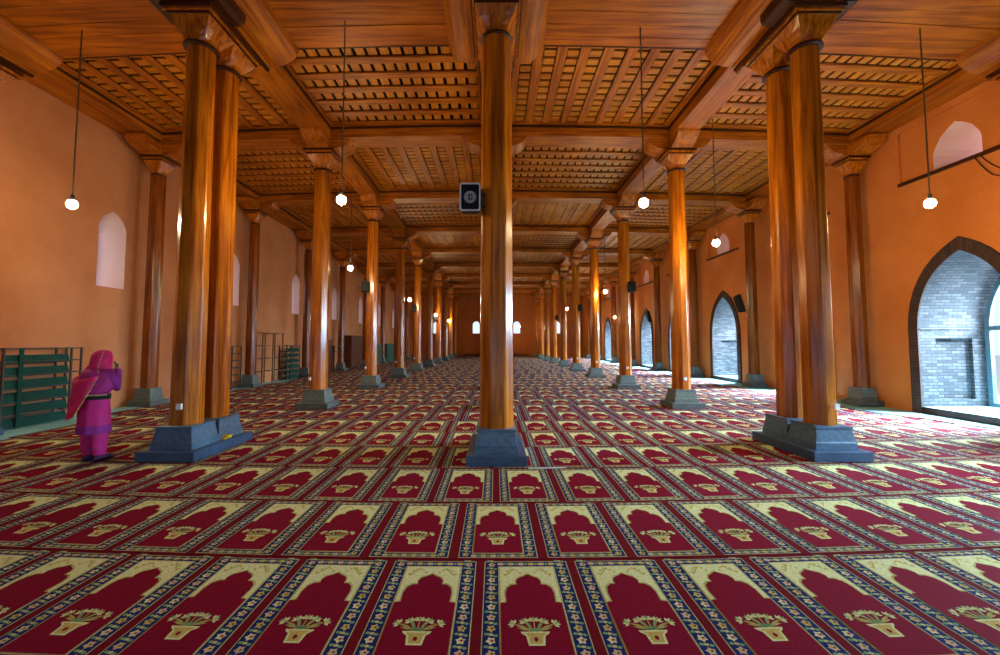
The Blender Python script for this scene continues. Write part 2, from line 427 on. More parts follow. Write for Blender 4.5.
# fascia where the planks end
pl.box(WLX, WRX, 7.54, 7.57, 7.25, 7.5, 'dark', 40)
pl.build('plank_ceiling', ceiling, warp=wrp)
def lattice(i, typ, ya, yb):
    """coffered lattice of one bay; y measured from the row of columns in front"""
    m = MB(); xa, xb = XC[i] + .39, XC[i + 1] - .39
    zb, zs = ZPAN + .01, ZPAN + .05
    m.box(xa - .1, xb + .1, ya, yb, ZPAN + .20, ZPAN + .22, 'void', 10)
    if typ == 'Y':
        nb = round((xb - xa) / .47); p = (xb - xa) / nb
        for k in range(nb + 1):
            c = xa + p * k; m.box(max(c - .095, xa - .05), min(c + .095, xb + .05), ya, yb, zb, zb + .035, 'by')
        ns = round((yb - ya) / .235); q = (yb - ya) / ns
        for k in range(nb):
            for j in range(ns):
                m.box(xa + p * k + .115, xa + p * (k + 1) - .115, ya + q * j + .036, ya + q * (j + 1) - .036, zs, zs + .03, 'slat')
    else:
        nb = round((yb - ya) / .47); p = (yb - ya) / nb
        for k in range(nb + 1):
            c = ya + p * k; m.box(xa - .05, xb + .05, max(c - .095, ya), min(c + .095, yb), zb, zb + .035, 'bx', 10)
        ns = round((xb - xa) / .235); q = (xb - xa) / ns
        for k in range(nb):
            for j in range(ns):
                m.box(xa + q * j + .036, xa + q * (j + 1) - .036, ya + p * k + .115, ya + p * (k + 1) - .115, zs, zs + .03, 'slaty')
    return m.mesh('lattice_panel', wrp)
for i in range(4):
    std = {t: lattice(i, t, .38, SP - .38) for t in 'XY'}
    for n in range(0, 10):
        typ = 'YX'[(i + n) % 2]
        if n == 0: me = lattice(i, typ, 7.57 - DN(0), SP - .38)
        elif n == 9: me = lattice(i, typ, .38, FARY - DN(9) - bow(9.7))
        else: me = std[typ]
        link('lattice_panel', me, ceiling, (0, DN(n), 0))

# ------------------------------------------------------------------ arches and walls
def arch_pts(c, w, z0, zs, za, n=8, sharp=.62):
    """pointed arch outline: (coordinate, z) from bottom left, over the top, to bottom right"""
    L = [(c - w, z0), (c - w, zs)]
    for k in range(1, n):
        t = k / n; a = t * PI / 2
        # circle-like bulge with a straightened, pointed crown
        u = 1 - (1 - math.cos(a)) * (1 - .28 * t) - .28 * t * t
        L.append((c - w * max(u, 0), zs + (za - zs) * (math.sin(a) * (1 - sharp * .45 * t) + sharp * .45 * t * t)))
    R = [(2 * c - x, z) for x, z in L][::-1]
    return L + [(c, za)] + R
def rect_pts(a, b_, z0, z1): return [(a, z0), (a, z1), (b_, z1), (b_, z0)]
def holed(m, outer, holes, fn, mat):
    """planar polygon with holes through tessellation"""
    loops = [[Vector((x, z, 0)) for x, z in outer]] + [[Vector((x, z, 0)) for x, z in h] for h in holes]
    flat = [p for l in loops for p in l]
    i = m.idx([fn(p.x, p.y) for p in flat])
    for t in tessellate_polygon(loops): m.addf([i + k for k in t], mat)
def tunnel(m, pts, x0, x1, mat, shrink=1.0, c=None, bottom=True, skip=()):
    """extrude an outline from wall plane x0 to x1, with running uv for brick courses"""
    n = len(pts); v = 0
    zs = [p[1] for p in pts]; zm = min(zs)
    def q(p, x):
        if shrink == 1 or x == x0: return (x, p[0], p[1])
        return (x, c + (p[0] - c) * shrink, p[1])
    for k in range(n if bottom else n - 1):
        a, b_ = pts[k], pts[(k + 1) % n]
        L = math.hypot(a[0] - b_[0], a[1] - b_[1])
        if k not in skip:
            m.face([q(a, x0), q(b_, x0), q(b_, x1), q(a, x1)], mat, [(0, v), (0, v + L), (abs(x1 - x0), v + L), (abs(x1 - x0), v)])
        v += L
def win_pts(c, w, z0, zs, za):
    L = [(c - w, z0), (c - w, zs), (c - w * .93, zs + (za - zs) * .22), (c - w * .66, zs + (za - zs) * .60), (c - w * .33, zs + (za - zs) * .84)]
    return L + [(c, za)] + [(2 * c - x, z) for x, z in L][::-1]
# left wall: narrow deep pointed windows
wl = MB(); holes = []
WINL = [10.54 + 4.93 * k for k in range(-2, 8)]
for c in WINL: holes.append(win_pts(c, .385, 3.08, 4.58, 5.03))
holed(wl, rect_pts(BACKY, FARY, -.3, 7.6), holes, lambda a, z: (WLX, a, z), 'wallL')
holed(wl, rect_pts(BACKY, FARY, -.3, 7.6), holes, lambda a, z: (WLX - .85, a, z), 'wallL')
for h in holes: tunnel(wl, h, WLX, WLX - .85, 'pink')
o = wl.build('wall_left'); o['kind'] = 'structure'
for k, c in enumerate(WINL):
    m = MB(); h = win_pts(c, .385, 3.08, 4.58, 5.03); h2 = win_pts(c, .33, 3.14, 4.55, 4.95)
    for a in range(len(h)):
        b_ = (a + 1) % len(h)
        m.loft([[(WLX - .80, *h[a]), (WLX - .80, *h[b_]), (WLX - .80, *h2[b_]), (WLX - .80, *h2[a])], [(WLX - .75, *h[a]), (WLX - .75, *h[b_]), (WLX - .75, *h2[b_]), (WLX - .75, *h2[a])]], 'white')
    o = m.build('window_%d' % (k + 1)); o['kind'] = 'structure'
# right wall: great arched brick openings and high windows
wr = MB(); rh = []; DOORS = [9.08 + 4.76 * k for k in range(-1, 8)]
RX1 = WRX + 1.68
def door_arch(c, w=.985, za=3.72, z0=.16): return arch_pts(c, w, z0, 2.0, za, 9, .9)
for c in DOORS:
    rh.append(door_arch(c)); rh.append(rect_pts(c - 1.25, c + 1.25, 5.66, 6.95))
holed(wr, rect_pts(BACKY, FARY, -.3, 7.6), rh, lambda a, z: (WRX, a, z), 'wallR')
outer_holes = []
for c in DOORS:
    hw = win_pts(c, .49, 5.68, 6.05, 6.62)
    holed(wr, rect_pts(c - 1.25, c + 1.25, 5.66, 6.95), [hw], lambda a, z: (WRX + .05, a, z), 'wallR')
    tunnel(wr, rect_pts(c - 1.25, c + 1.25, 5.66, 6.95), WRX, WRX + .05, 'wallR')
    tunnel(wr, hw, WRX + .05, RX1, 'pink')
    outer_holes += [door_arch(c), hw]
holed(wr, rect_pts(BACKY, FARY, -.3, 7.6), outer_holes, lambda a, z: (RX1, a, z), 'wallR')
for c in DOORS:
    da = door_arch(c); n = len(da)
    tunnel(wr, da, WRX, RX1, 'brickg', bottom=False, skip=(0, n - 2))
    wr.face([(WRX, c - .985, .16), (WRX, c + .985, .16), (RX1 + .5, c + .985, .16), (RX1 + .5, c - .985, .16)], 'floor')
    # jambs with a shallow sunken rectangle in the brickwork
    for s_ in (-1, 1):
        yj = c + s_ * .985; ra, rb, za, zb = WRX + .38, WRX + 1.26, .34, 1.78
        i0 = len(wr.f)
        def jq(x, z, d=0): return (x, yj + s_ * d, z)
        def add(xa, xb, z0, z1, d=0):
            wr.face([jq(xa, z0, d), jq(xb, z0, d), jq(xb, z1, d), jq(xa, z1, d)], 'brickg', [(xa, z0), (xb, z0), (xb, z1), (xa, z1)])
        add(WRX, ra, .16, 2.0); add(rb, RX1, .16, 2.0); add(ra, rb, .16, za); add(ra, rb, zb, 2.0); add(ra, rb, za, zb, .075)
        for (xa, xb, z0, z1) in ((ra, ra, za, zb), (rb, rb, za, zb)):
            wr.face([jq(xa, z0), jq(xa, z1), jq(xa, z1, .075), jq(xa, z0, .075)], 'brickg', [(0, z0), (0, z1), (.075, z1), (.075, z0)])
        for z in (za, zb):
            wr.face([jq(ra, z), jq(rb, z), jq(rb, z, .075), jq(ra, z, .075)], 'brickg', [(ra, 0), (rb, 0), (rb, .075), (ra, .075)])
        a, b_ = sorted((yj, yj - s_ * .018)); wr.box(WRX, RX1 - .05, a, b_, 2.0, 2.03, 'brickg')
o = wr.build('wall_right'); o['kind'] = 'structure'
for k, c in enumerate(DOORS):
    # brown brick band round the arch
    m = MB(); A = door_arch(c, .985, 3.72, .012); B = door_arch(c, 1.215, 4.02, .012); v = 0
    for a in range(len(A) - 1):
        L = math.hypot(B[a][0] - B[a + 1][0], B[a][1] - B[a + 1][1])
        for x in (WRX - .045,):
            m.face([(x, *A[a]), (x, *A[a + 1]), (x, *B[a + 1]), (x, *B[a])], 'brickd', [(v, 0), (v + L, 0), (v + L, .23), (v, .23)])
        m.face([(WRX - .045, *A[a]), (WRX - .045, *A[a + 1]), (WRX, *A[a + 1]), (WRX, *A[a])], 'brickd', [(v, 0), (v + L, 0), (v + L, .1), (v, .1)])
        m.face([(WRX - .045, *B[a]), (WRX - .045, *B[a + 1]), (WRX, *B[a + 1]), (WRX, *B[a])], 'brickd', [(v, 0), (v + L, 0), (v + L, .1), (v, .1)])
        v += L
    m.box(WRX - .02, WRX + .1, c - .985, c + .985, 0, .158, 'dark')
    o = m.build('trim_%d' % (k + 1)); o['kind'] = 'structure'
    # glazed arched doorway at the outer side
    d = bpy.data.objects.new('door_%d' % (k + 1), None); C.objects.link(d); d['kind'] = 'structure'
    m = MB(); xf = RX1 - .12
    F = arch_pts(c, .98, .165, 1.95, 3.70, 9, .6); G = arch_pts(c, .88, .26, 1.95, 3.58, 9, .6)
    for a in range(len(F)):
        b_ = (a + 1) % len(F)
        m.loft([[(xf, *F[a]), (xf, *F[b_]), (xf, *G[b_]), (xf, *G[a])], [(xf + .09, *F[a]), (xf + .09, *F[b_]), (xf + .09, *G[b_]), (xf + .09, *G[a])]], 'frame')
    m.box(xf - .01, xf + .09, c - .9, c + .9, 1.98, 2.08, 'frame'); m.box(xf - .005, xf + .085, c - .04, c + .04, .2, 1.98, 'frame')
    m.build('door_frame', d)
    m = MB(); i = m.idx([(xf + .04, *p) for p in G]); m.addf([i + q for q in range(len(G))], 'glass'); m.build('glass', d)
    # dark ledge under the high window
    m = MB(); m.box(WRX - .05, WRX + .06, c - 1.28, c + 1.28, 5.59, 5.67, 'darky')
    o = m.build('window_%d_ledge' % (k + 11)); o['kind'] = 'structure'
# far wall
wf = MB(); fh = []
for c in (-7.0, -2.25, 2.63, 7.45): fh.append(arch_pts(c, .42, 2.80, 3.85, 4.25, 4, .5))
holed(wf, rect_pts(WLX - .85, RX1, -.3, 7.6), fh, lambda a, z: (a, FARY, z), 'wallF')
holed(wf, rect_pts(WLX - .85, RX1, -.3, 7.6), fh, lambda a, z: (a, FARY + .4, z), 'wallF')
for h in fh:
    for k in range(len(h)):
        a, b_ = h[k], h[(k + 1) % len(h)]
        wf.face([(a[0], FARY, a[1]), (b_[0], FARY, b_[1]), (b_[0], FARY + .4, b_[1]), (a[0], FARY + .4, a[1])], 'wallF')
o = wf.build('wall_far'); o['kind'] = 'structure'
wb = MB()
holed(wb, rect_pts(WLX - .85, RX1, -.3, 7.8), [rect_pts(-7.6, -3.4, .02, 2.3), rect_pts(-1.8, 2.2, .02, 2.6), rect_pts(3.8, 8.2, .02, 2.3), rect_pts(-5, -3, 4.6, 6.4), rect_pts(3, 5, 4.6, 6.4)], lambda a, z: (a, BACKY, z), 'wallL')
o = wb.build('wall_near_added'); o['kind'] = 'structure'  # unseen wall behind the camera, added to cut the sky light coming in
fl = MB(); fl.box(WLX - .85, RX1, BACKY, FARY + .4, -.3, 0, 'floor'); o = fl.build('floor'); o['kind'] = 'structure'
g = MB(); g.box(-60, 80, -60, 120, -.9, -.32, 'out'); o = g.build('ground_outside'); o['kind'] = 'structure'

# ------------------------------------------------------------------ prayer carpets
TW, TL = .62, 1.10
NICHE = [(-.197, .09), (-.197, .60), (-.158, .605), (-.162, .70), (-.150, .76), (-.120, .795), (-.083, .80), (-.088, .835), (-.070, .875), (-.030, .90), (0, .925)]
NICHE = NICHE + [(-x, y) for x, y in NICHE[::-1][1:]]
def carpet_strip(y0, xl, xr, xoff, pitch, lod, L):
    m = MB(); s = L / 1.13
    z0 = .010; st = .0007
    k0 = math.ceil((xl + .01 - xoff) / pitch); k1 = math.floor((xr - .01 - TW - xoff) / pitch)
    m.box(xoff + k0 * pitch - .05, xoff + k1 * pitch + TW + .05, y0, y0 + L, .001, z0, 'gap', 24)
    def R(cx, a, b_, c, d, lay, mat, nx=1):
        z = z0 + st * lay
        m.face([(cx + a, y0 + c * s, z), (cx + b_, y0 + c * s, z), (cx + b_, y0 + d * s, z), (cx + a, y0 + d * s, z)], mat)
    def P(cx, poly, lay, mat):
        z = z0 + st * lay; m.face([(cx + x, y0 + y * s, z) for x, y in poly], mat)
    def blob(cx, x, y, rx, ry, lay, mat, n=6, ph=0):
        P(cx, [(x + rx * math.cos(ph + 2 * PI * k / n), y + ry * math.sin(ph + 2 * PI * k / n)) for k in range(n)], lay, mat)
    h = TW / 2
    def star(cx, x, y, rx, ry, lay, mat, n=5, ph=0):
        P(cx, [(x + (rx if k_ % 2 == 0 else rx * .62) * math.cos(ph + PI * k_ / n), y + (ry if k_ % 2 == 0 else ry * .62) * math.sin(ph + PI * k_ / n)) for k_ in range(2 * n)], lay, mat)
    k = math.floor((xl - xoff) / pitch)
    while True:
        cx = xoff + k * pitch + h; k += 1
        if cx - h < xl + .01: continue
        if cx + h > xr - .01: break
        ce = 'cream'
        R(cx, -h, h, .020, TL + .002, 1, 'creamw'); R(cx, -h + .006, h - .006, .027, TL - .005, 2, 'navy')
        R(cx, -.208, .208, .079, 1.031, 3, 'creamw'); R(cx, -.203, .203, .085, 1.025, 4, 'gold' if lod else 'olive'); R(cx, -.196, .196, .09, 1.02, 5, 'cream')
        P(cx, [(x * (1.06 if y > .601 else 1), y + (.014 if y > .6 else 0)) for x, y in NICHE], 6, 'olive'); P(cx, NICHE, 7, 'crim')
        # border blossoms
        xb = .256
        if lod == 0:
            for q in range(11):
                v = .07 + q * .0985
                for sx in (-1, 1):
                    j = random.random()
                    star(cx, sx * xb, v, .031, .033, 3, ('gold', 'pinkp', 'cream')[q % 3], 5, j)
                    blob(cx, sx * xb + .006, v, .020, .016, 4, ('olive', 'creamw', 'pinkp')[q % 3], 5, j); blob(cx, sx * xb + .006, v, .009, .008, 5, 'crim', 5, j)
                    for (dx, dy) in ((.026, .042), (-.026, .054), (.0, .05)):
                        blob(cx, sx * xb + dx, v + dy, .017, .013, 3, 'leaf' if dx else 'creamw', 4, j)
            for q in range(6):
                u = -.19 + q * .076
                for v in (.050, 1.065):
                    blob(cx, u, v, .028, .020, 3, 'gold' if q % 2 else 'pinkp', 6, .3); blob(cx, u, v, .012, .008, 4, 'olive', 5)
                    blob(cx, u + .038, v, .012, .018, 3, 'leaf', 4)
            # sprays in the spandrels
            for sx in (-1, 1):
                for q in range(6):
                    t = q / 5; blob(cx, sx * (.165 - .115 * t), .925 + .055 * math.sin(t * PI) + .02 * t, .013, .013, 6, 'olive' if q % 2 else 'gold', 5, q)
                P(cx, [(sx * .17, .90), (sx * .155, .90), (sx * .10, .975), (sx * .11, .985)], 6, 'olive')
            # flower basket
            P(cx, [(-.085, .335), (.085, .335), (.078, .318), (.055, .30), (.045, .225), (-.045, .225), (-.055, .30), (-.078, .318)], 8, 'cream')
            P(cx, [(-.062, .322), (.062, .322), (.040, .295), (.033, .238), (-.033, .238), (-.040, .295)], 9, 'gold')
            blob(cx, 0, .272, .014, .02, 10, 'crim', 5)
            def petal(x, y, a, L_, w_, lay, mat):
                dx, dy = math.sin(a), math.cos(a)
                P(cx, [(x, y), (x + dx * L_ * .5 + dy * w_, y + dy * L_ * .5 - dx * w_), (x + dx * L_, y + dy * L_), (x + dx * L_ * .5 - dy * w_, y + dy * L_ * .5 + dx * w_)], lay, mat)
            for a, r in ((-62, .145), (-33, .105), (0, .10), (33, .105), (62, .145)):
                a = math.radians(a); tx, ty = r * math.sin(a), .335 + r * math.cos(a)
                P(cx, [(tx * .2 - .003, .333), (tx * .2 + .003, .333), (tx + .003, ty), (tx - .003, ty)], 8, 'gold')
                for q in (-1.25, -.6, 0, .6, 1.25): petal(tx - .012 * math.sin(a), ty - .012 * math.cos(a), a + q, .042 if r != .125 else .032, .011, 9, 'cream' if q else 'leaf')
                blob(cx, tx, ty, .009, .009, 10, 'gold', 5)
            for a in (-1.45, -1.15, -.5, .5, 1.15, 1.45): petal(.02 * math.sin(a), .345, a * .9, .09 if abs(a) > 1.4 else .11, .009, 8, 'olive' if abs(a) > .6 else 'leaf')
            P(cx, [(-.03, .335), (.03, .335), (.036, .365), (-.036, .365)], 8, 'leaf')
        elif lod == 1:
            for q in range(9):
                v = .08 + q * .118
                for sx in (-1, 1):
                    blob(cx, sx * xb, v, .026, .028, 3, 'gold' if q % 2 else 'pinkp', 5)
                    blob(cx, sx * xb, v + .058, .028, .012, 3, 'leaf', 4)
            for u in (-.14, -.05, .05, .14):
                for v in (.050, 1.065): blob(cx, u, v, .024, .016, 3, 'gold', 4)
            P(cx, [(-.085, .335), (.085, .335), (.045, .225), (-.045, .225)], 8, 'gold')
            for u, v in ((-.11, .38), (-.05, .41), (0, .42), (.05, .41), (.11, .38)): blob(cx, u, v, .028, .022, 8, 'cream', 5)
        else:
            for q in range(5):
                for sx in (-1, 1): blob(cx, sx * xb, .12 + q * .21, .026, .05, 3, 'gold', 4)
            R(cx, -.10, .10, .25, .40, 8, 'gold')
    def w(p): return (p[0], p[1] + 1.75 * bow(p[0]), p[2])
    return m, w
starts = [2.165, 3.325, 4.475, 5.665, 6.80]
while starts[-1] < FARY - 3.0: starts.append(starts[-1] + 1.125)
offs = {0: -.101, 1: -.309, 2: .032}
desc = ['nearest row of crimson prayer carpet, its flower baskets close to the bottom edge',
        'second row of crimson niche-patterned prayer carpet from the bottom edge',
        'third row of prayer carpet, running just in front of the middle column base',
        'row of red prayer carpet passing under the daylight-tinted base of the middle column']
starts = [starts[0] - 1.15] + starts
for q, y0 in enumerate(starts):
    k = q - 1
    L = (starts[q + 1] - y0 if q + 1 < len(starts) else 1.125) - .008
    xo = offs.get(k, random.uniform(-.6, 0)); p = .683 if k <= 0 else .70
    lod = 0 if k < 6 else (1 if k < 14 else 2)
    xr = 9.55 + random.choice((0, .25, -.2, .1)); xl = -9.0 if y0 < 8.6 else -9.55
    if k < 3: xr = 9.95
    elif k < 9: xr = (9.75, 9.6, 9.7, 9.5, 9.6, 9.6)[k - 3]
    m, w = carpet_strip(y0, xl, xr, xo, p, lod, L)
    if k < 0: lab = 'row of crimson prayer carpet under the camera, nearer than the photo shows'
    elif k < 4: lab = desc[k]
    elif k < 14: lab = ORD[k] + ' row of red niche-patterned prayer carpet from the bottom edge, among the columns'
    else: lab = 'distant narrow-looking row of red and gold prayer carpet toward the far wall'
    tag(m.build('prayer_carpet', warp=w), lab, 'carpet', 'rows of prayer carpet across the hall')

# ------------------------------------------------------------------ pendant lamps
def lamp(x, y, z, ztop, label, group):
    t = thing('pendant_lamp', label, 'lamp', (x, y, z), 0, group)
    h = ztop - z
    m = MB(); m.tube([(0, 0, .16), (0.004, 0, h * .5), (0, 0, h)], .012 if y < 12 else .014, 'cord', 6); m.build('cord', t)
    m = MB(); m.loft([ring(12, .018, .018, .17), ring(12, .03, .03, .15), ring(12, .034, .034, .08), ring(12, .04, .04, .065)], 'black'); m.build('socket', t, fix=True)
    m = MB(); m.loft([ring(12, .03, .03, .075), ring(12, .062, .062, .05), ring(12, .08, .08, 0), ring(12, .062, .062, -.05), ring(12, .02, .02, -.08)], 'bulb'); m.build('bulb', t, fix=True, smooth=True)
LG = 'lit bulbs hanging on cords'
for x, y, l in ((-7.40, 7.17, 'lit bulb on a long cord, leftmost, before the left wall'), (-2.62, 6.95, 'lit bulb on a long cord from the plank ceiling, left of the middle column'),
                (2.55, 7.1, 'lit bulb on a long cord from the plank ceiling, right of the middle column'), (7.52, 7.12, 'lit bulb on a long cord, rightmost, near the brick archway')):
    lamp(x, y, 4.09, 7.25, l, LG)
for x, y, z, l in ((5.20, 9.75, 4.03, 'lit bulb hanging between the right inner columns before the high window'), (-4.66, 13.3, 4.07, 'lit bulb just left of the second left inner column'),
                   (-4.62, 22.5, 4.0, 'lit bulb hanging farther along the left inner row, right of the third column'), (-4.72, 33.2, 3.89, 'lit bulb in the distance along the left inner row'),
                   (-4.75, 43.0, 3.92, 'farthest lit bulb along the left inner row'), (5.18, 19.6, 4.08, 'lit bulb left of the speaker on the second right inner column'),
                   (5.12, 29.8, 4.09, 'lit bulb hanging halfway along the right inner row'), (4.98, 39.2, 3.80, 'lit bulb in the distance along the right inner row'),
                   (9.12, 31.8, 3.6, 'lit bulb in the right aisle, near the right wall'), (8.3, 41.8, 3.55, 'farthest lit bulb in the right aisle'), (2.58, 45.2, 3.4, 'small lit bulb in front of a far window')):
    lamp(x, y, z, ZBEAM if abs(x) < 5.3 and abs(x) > 4 else ZPAN + .03, l, LG)

# ------------------------------------------------------------------ speakers
t = thing('wall_speaker', 'black speaker with a pale rim fixed to the left side of the middle column', 'speaker', (-.375, 5.93, 3.745))
def rrect(hw, hh, r, y, n=4):
    p = []
    for cx, cz, a0 in ((hw - r, hh - r, 0), (-hw + r, hh - r, 90), (-hw + r, -hh + r, 180), (hw - r, -hh + r, 270)):
        for k in range(n + 1):
            a = math.radians(a0 + 90 * k / n); p.append((cx + r * math.cos(a), y, cz + r * math.sin(a)))
    return p
m = MB(); m.loft([rrect(.12, .17, .03, .16), rrect(.142, .197, .03, .0), rrect(.142, .197, .03, -.10)], 'black'); m.build('cabinet', t, fix=True)
m = MB(); m.loft([rrect(.145, .20, .03, -.09), rrect(.147, .202, .03, -.12), rrect(.128, .183, .022, -.12), rrect(.128, .183, .022, -.098)], 'white', False, False); m.build('rim', t, label='pale grey rim', fix=True)
m = MB()
def disc(r0, r1, y, mat, cz=0):
    for k in range(20):
        a, b_ = 2 * PI * k / 20, 2 * PI * (k + 1) / 20
        m.face([(r0 * math.cos(a), y, cz + r0 * math.sin(a)), (r1 * math.cos(a), y, cz + r1 * math.sin(a)), (r1 * math.cos(b_), y, cz + r1 * math.sin(b_)), (r0 * math.cos(b_), y, cz + r0 * math.sin(b_))], mat)
m.loft([[(r * math.cos(2 * PI * k / 20), y, r * math.sin(2 * PI * k / 20)) for k in range(20)] for r, y in ((.088, -.100), (.088, -.108), (.072, -.110), (.050, -.104), (.030, -.1005))], 'grey')
m.box(-.020, .0, -.116, -.100, -.045, .045, 'black'); m.box(.016, .030, -.116, -.100, -.045, .045, 'black'); m.box(-.004, .02, -.116, -.100, -.012, .010, 'white')
m.build('cone', t)
m = MB(); m.box(.142, .22, -.03, .05, -.10, -.06, 'dmet'); m.box(.142, .22, -.03, .05, .06, .10, 'dmet'); m.box(.15, .175, -.04, .06, -.13, .13, 'dmet'); m.build('mounting_bracket', t)
def speaker(x, y, z, label, side=-1, tilt=0, hh=.19, hw=.13, rot=0.0):
    t = thing('column_speaker', label, 'speaker', (x, y, z), rot, 'black speakers on the columns')
    m = MB(); w = lambda p: p
    m.loft([rrect(hw * .8, hh * .9, .02, .12), rrect(hw, hh, .02, -.02), rrect(hw, hh, .02, -.12)], 'black')
    o = m.build('cabinet', t, fix=True); o.rotation_euler = (-.15, tilt, 0)
    m = MB(); m.tube([(0, .05, 0), (-side * .17, .12, 0), (-side * .30, .12, .0)], .018, 'dmet', 6); m.build('arm', t)
for x, n, side in ((XC[1], 2, 1), (XC[1], 4, 1), (XC[1], 6, 1), (XC[3], 2, 1), (XC[3], 4, -1), (XC[3], 6, 1)):
    y = DN(n) + bow(x)
    dx = (.16, -.14)[0] if x > 0 else -.14
    speaker(x + dx * (1 if n != 2 else .9), y - .40, 3.72, 'black speaker on the %s %s inner column' % (ORD[n], 'left' if x < 0 else 'right'), -1 if dx > 0 else 1)
for n, l in ((2, 'slim tilted black speaker on the second right wall column, beside an archway'), (4, 'slim tilted black speaker on the fourth right wall column')):
    speaker(9.22, DN(n) + bow(9.7) - .25, 3.15 + .08 * (n > 2), l, -1, -.2, .34, .08, .3)

# ------------------------------------------------------------------ shelf racks along the left wall
def rack(y0, y1, h, panels, yp, label, mat='teal', fr='dmet', levels=6, name='shelf_rack', depth=.34, mid=False):
    t = thing(name, label, 'rack', (WLX + .05 + depth / 2, (y0 + y1) / 2, .0), 0)
    L = (y1 - y0) / 2; d = depth / 2; z00 = .012
    m = MB(); r = .016
    ys = [-L, L] + ([yp - (y0 + y1) / 2] if yp else []) + ([0] if mid else [])
    for yy in ys:
        for xx in (-d, d): m.box(xx - r, xx + r, yy - r, yy + r, z00, h, fr)
        for zz in [h * (k + 1) / levels for k in range(levels)]: m.box(-d, d, yy - r * .7, yy + r * .7, zz - .03, zz - .006, fr)
    for zz in [h * (k + 1) / levels for k in range(levels)]:
        for xx in (-d, d): m.box(xx - r * .7, xx + r * .7, -L, L, zz - .03, zz - .006, fr)
    m.build('frame', t)
    if panels:
        ye = (yp - (y0 + y1) / 2) if yp else L
        for k in range(levels):
            z = z00 + .02 + (h - .10) * k / levels; m = MB(); hh = (h / levels) * .66
            m.loft([[(d - .02, -L + .02, z), (d - .02, ye - .02, z), (d - .005, ye - .02, z), (d - .005, -L + .02, z)],
                    [(d - .07, -L + .02, z + hh), (d - .07, ye - .02, z + hh), (d - .055, ye - .02, z + hh), (d - .055, -L + .02, z + hh)]], mat)
            m.box(-d + .02, d - .02, -L + .02, ye - .02, z, z + .012, mat)
            m.build('shelf', t, fix=True)
        m = MB(); yq = -L + (ye + L) * .22; m.box(d + .017, d + .03, yq - .04, yq + .04, z00, h - .02, mat); m.build('upright', t)
    return t
rack(8.0, 9.50, 1.58, True, 9.28, 'long teal metal shoe rack against the left wall, behind the praying person')
rack(13.9, 15.5, 1.56, True, 14.95, 'dark green shelf rack by the left wall, seen between the paired columns and next column', 'green')
rack(16.9, 18.5, 2.10, False, None, 'tall empty open rack of thin brown bars against the left wall', fr='rust', levels=4, mid=True)
rack(18.9, 20.15, 1.57, True, None, 'green shelf rack by the left wall, left of the second left inner column', 'teal')
def cabinet(y0, y1, h, label, mat='brown', d=.5):
    t = thing('wooden_cabinet', label, 'cabinet', (WLX + .05 + d / 2, (y0 + y1) / 2, 0))
    L = (y1 - y0) / 2; m = MB()
    m.box(-d / 2, d / 2 - .02, -L, L, .06, h - .04, mat); m.box(-d / 2 - .0, d / 2 + .02, -L - .02, L + .02, h - .04, h, mat)
    for a in (-1, 1):
        for b_ in (-1, 1): m.box(a * (d / 2 - .07) - .03, a * (d / 2 - .07) + .03, b_ * (L - .05) - .03, b_ * (L - .05) + .03, .012, .06, mat)
    m.build('body', t)
    for s_ in (-1, 1):
        m = MB(); a, b_ = sorted((s_ * .01, s_ * (L - .03))); m.box(d / 2 - .02, d / 2 + .005, a, b_, .1, h - .08, mat); dd = m.build('door', t)
        m = MB(); m.sphere((d / 2 + .02, s_ * .06, h * .55), .018, 'rust', 6, 4); m.build('knob', dd)
cabinet(22.6, 23.7, 1.86, 'dark brown cabinet by the left wall, right of the second left inner column')
cabinet(26.9, 29.1, 2.15, 'tall dark brown cabinet by the left wall, left of the speaker column')
cabinet(32.6, 34.0, 1.6, 'low dark green cabinet far along the left wall', 'green')
cabinet(35.8, 38.3, 1.6, 'farthest dark green cabinet along the left wall', 'green')
# small reading stand between the cabinets
t = thing('reading_stand', 'small dark wooden stand beside the brown cabinet at the left wall', 'stand', (WLX + .4, 24.25, 0))
m = MB(); m.box(-.28, .28, -.5, .5, 1.45, 1.5, 'brown'); m.box(-.2, .2, -.42, .42, 1.15, 1.2, 'brown'); m.build('top', t)
for a in (-1, 1):
    for b_ in (-1, 1):
        m = MB(); m.box(a * .22 - .03, a * .22 + .03, b_ * .42 - .03, b_ * .42 + .03, .012, 1.45, 'brown'); m.build('leg', t)

# ------------------------------------------------------------------ small things
m = MB(); random.seed(3)
pts = []
for k in range(14):
    t_ = k / 13; pts.append((8.85 + .95 * t_ + .04 * math.sin(k * 1.3), 10.6 - 3.0 * t_ + 1.75 * 0 , .024))
m.tube(pts, .011, 'black', 6); tag(m.build('black_cable', smooth=True), 'black cable lying along the carpet edge before the right wall', 'cable')
m = MB(); pts = [(WRX - .06, 8.55 - .1 * k, 5.60 - .32 * math.sin(k / 8 * PI) - .03 * k) for k in range(9)]
m.tube(pts, .010, 'black', 6); m.tube([(p[0], p[1] + .1, p[2] - .12 * math.sin(i_ / 8 * PI)) for i_, p in enumerate(pts)], .010, 'black', 6)
tag(m.build('hanging_wire', smooth=True), 'loop of black wire hanging under the high window at right', 'wire')
m = MB()
for k in range(3): m.box(-4.52 + .03 * k, -4.28 + .02 * k, 6.56 + bow(4.6) - .02 + .02 * k, 6.68 + bow(4.6), .156 + .018 * k, .174 + .018 * k, 'yel')
m.sphere((-4.28, 6.62 + bow(4.6), .185), .05, 'yel', 8, 5, (1.3, .8, .6))
tag(m.build('yellow_cloth'), 'crumpled yellow cloth on the plinth between the paired left columns', 'cloth')
m = MB(); m.tube([(.42, 5.63, .022), (.92, 5.66, .022)], .008, 'white', 6)
tag(m.build('white_stick'), 'thin white stick on the carpet right of the middle column base', 'stick')
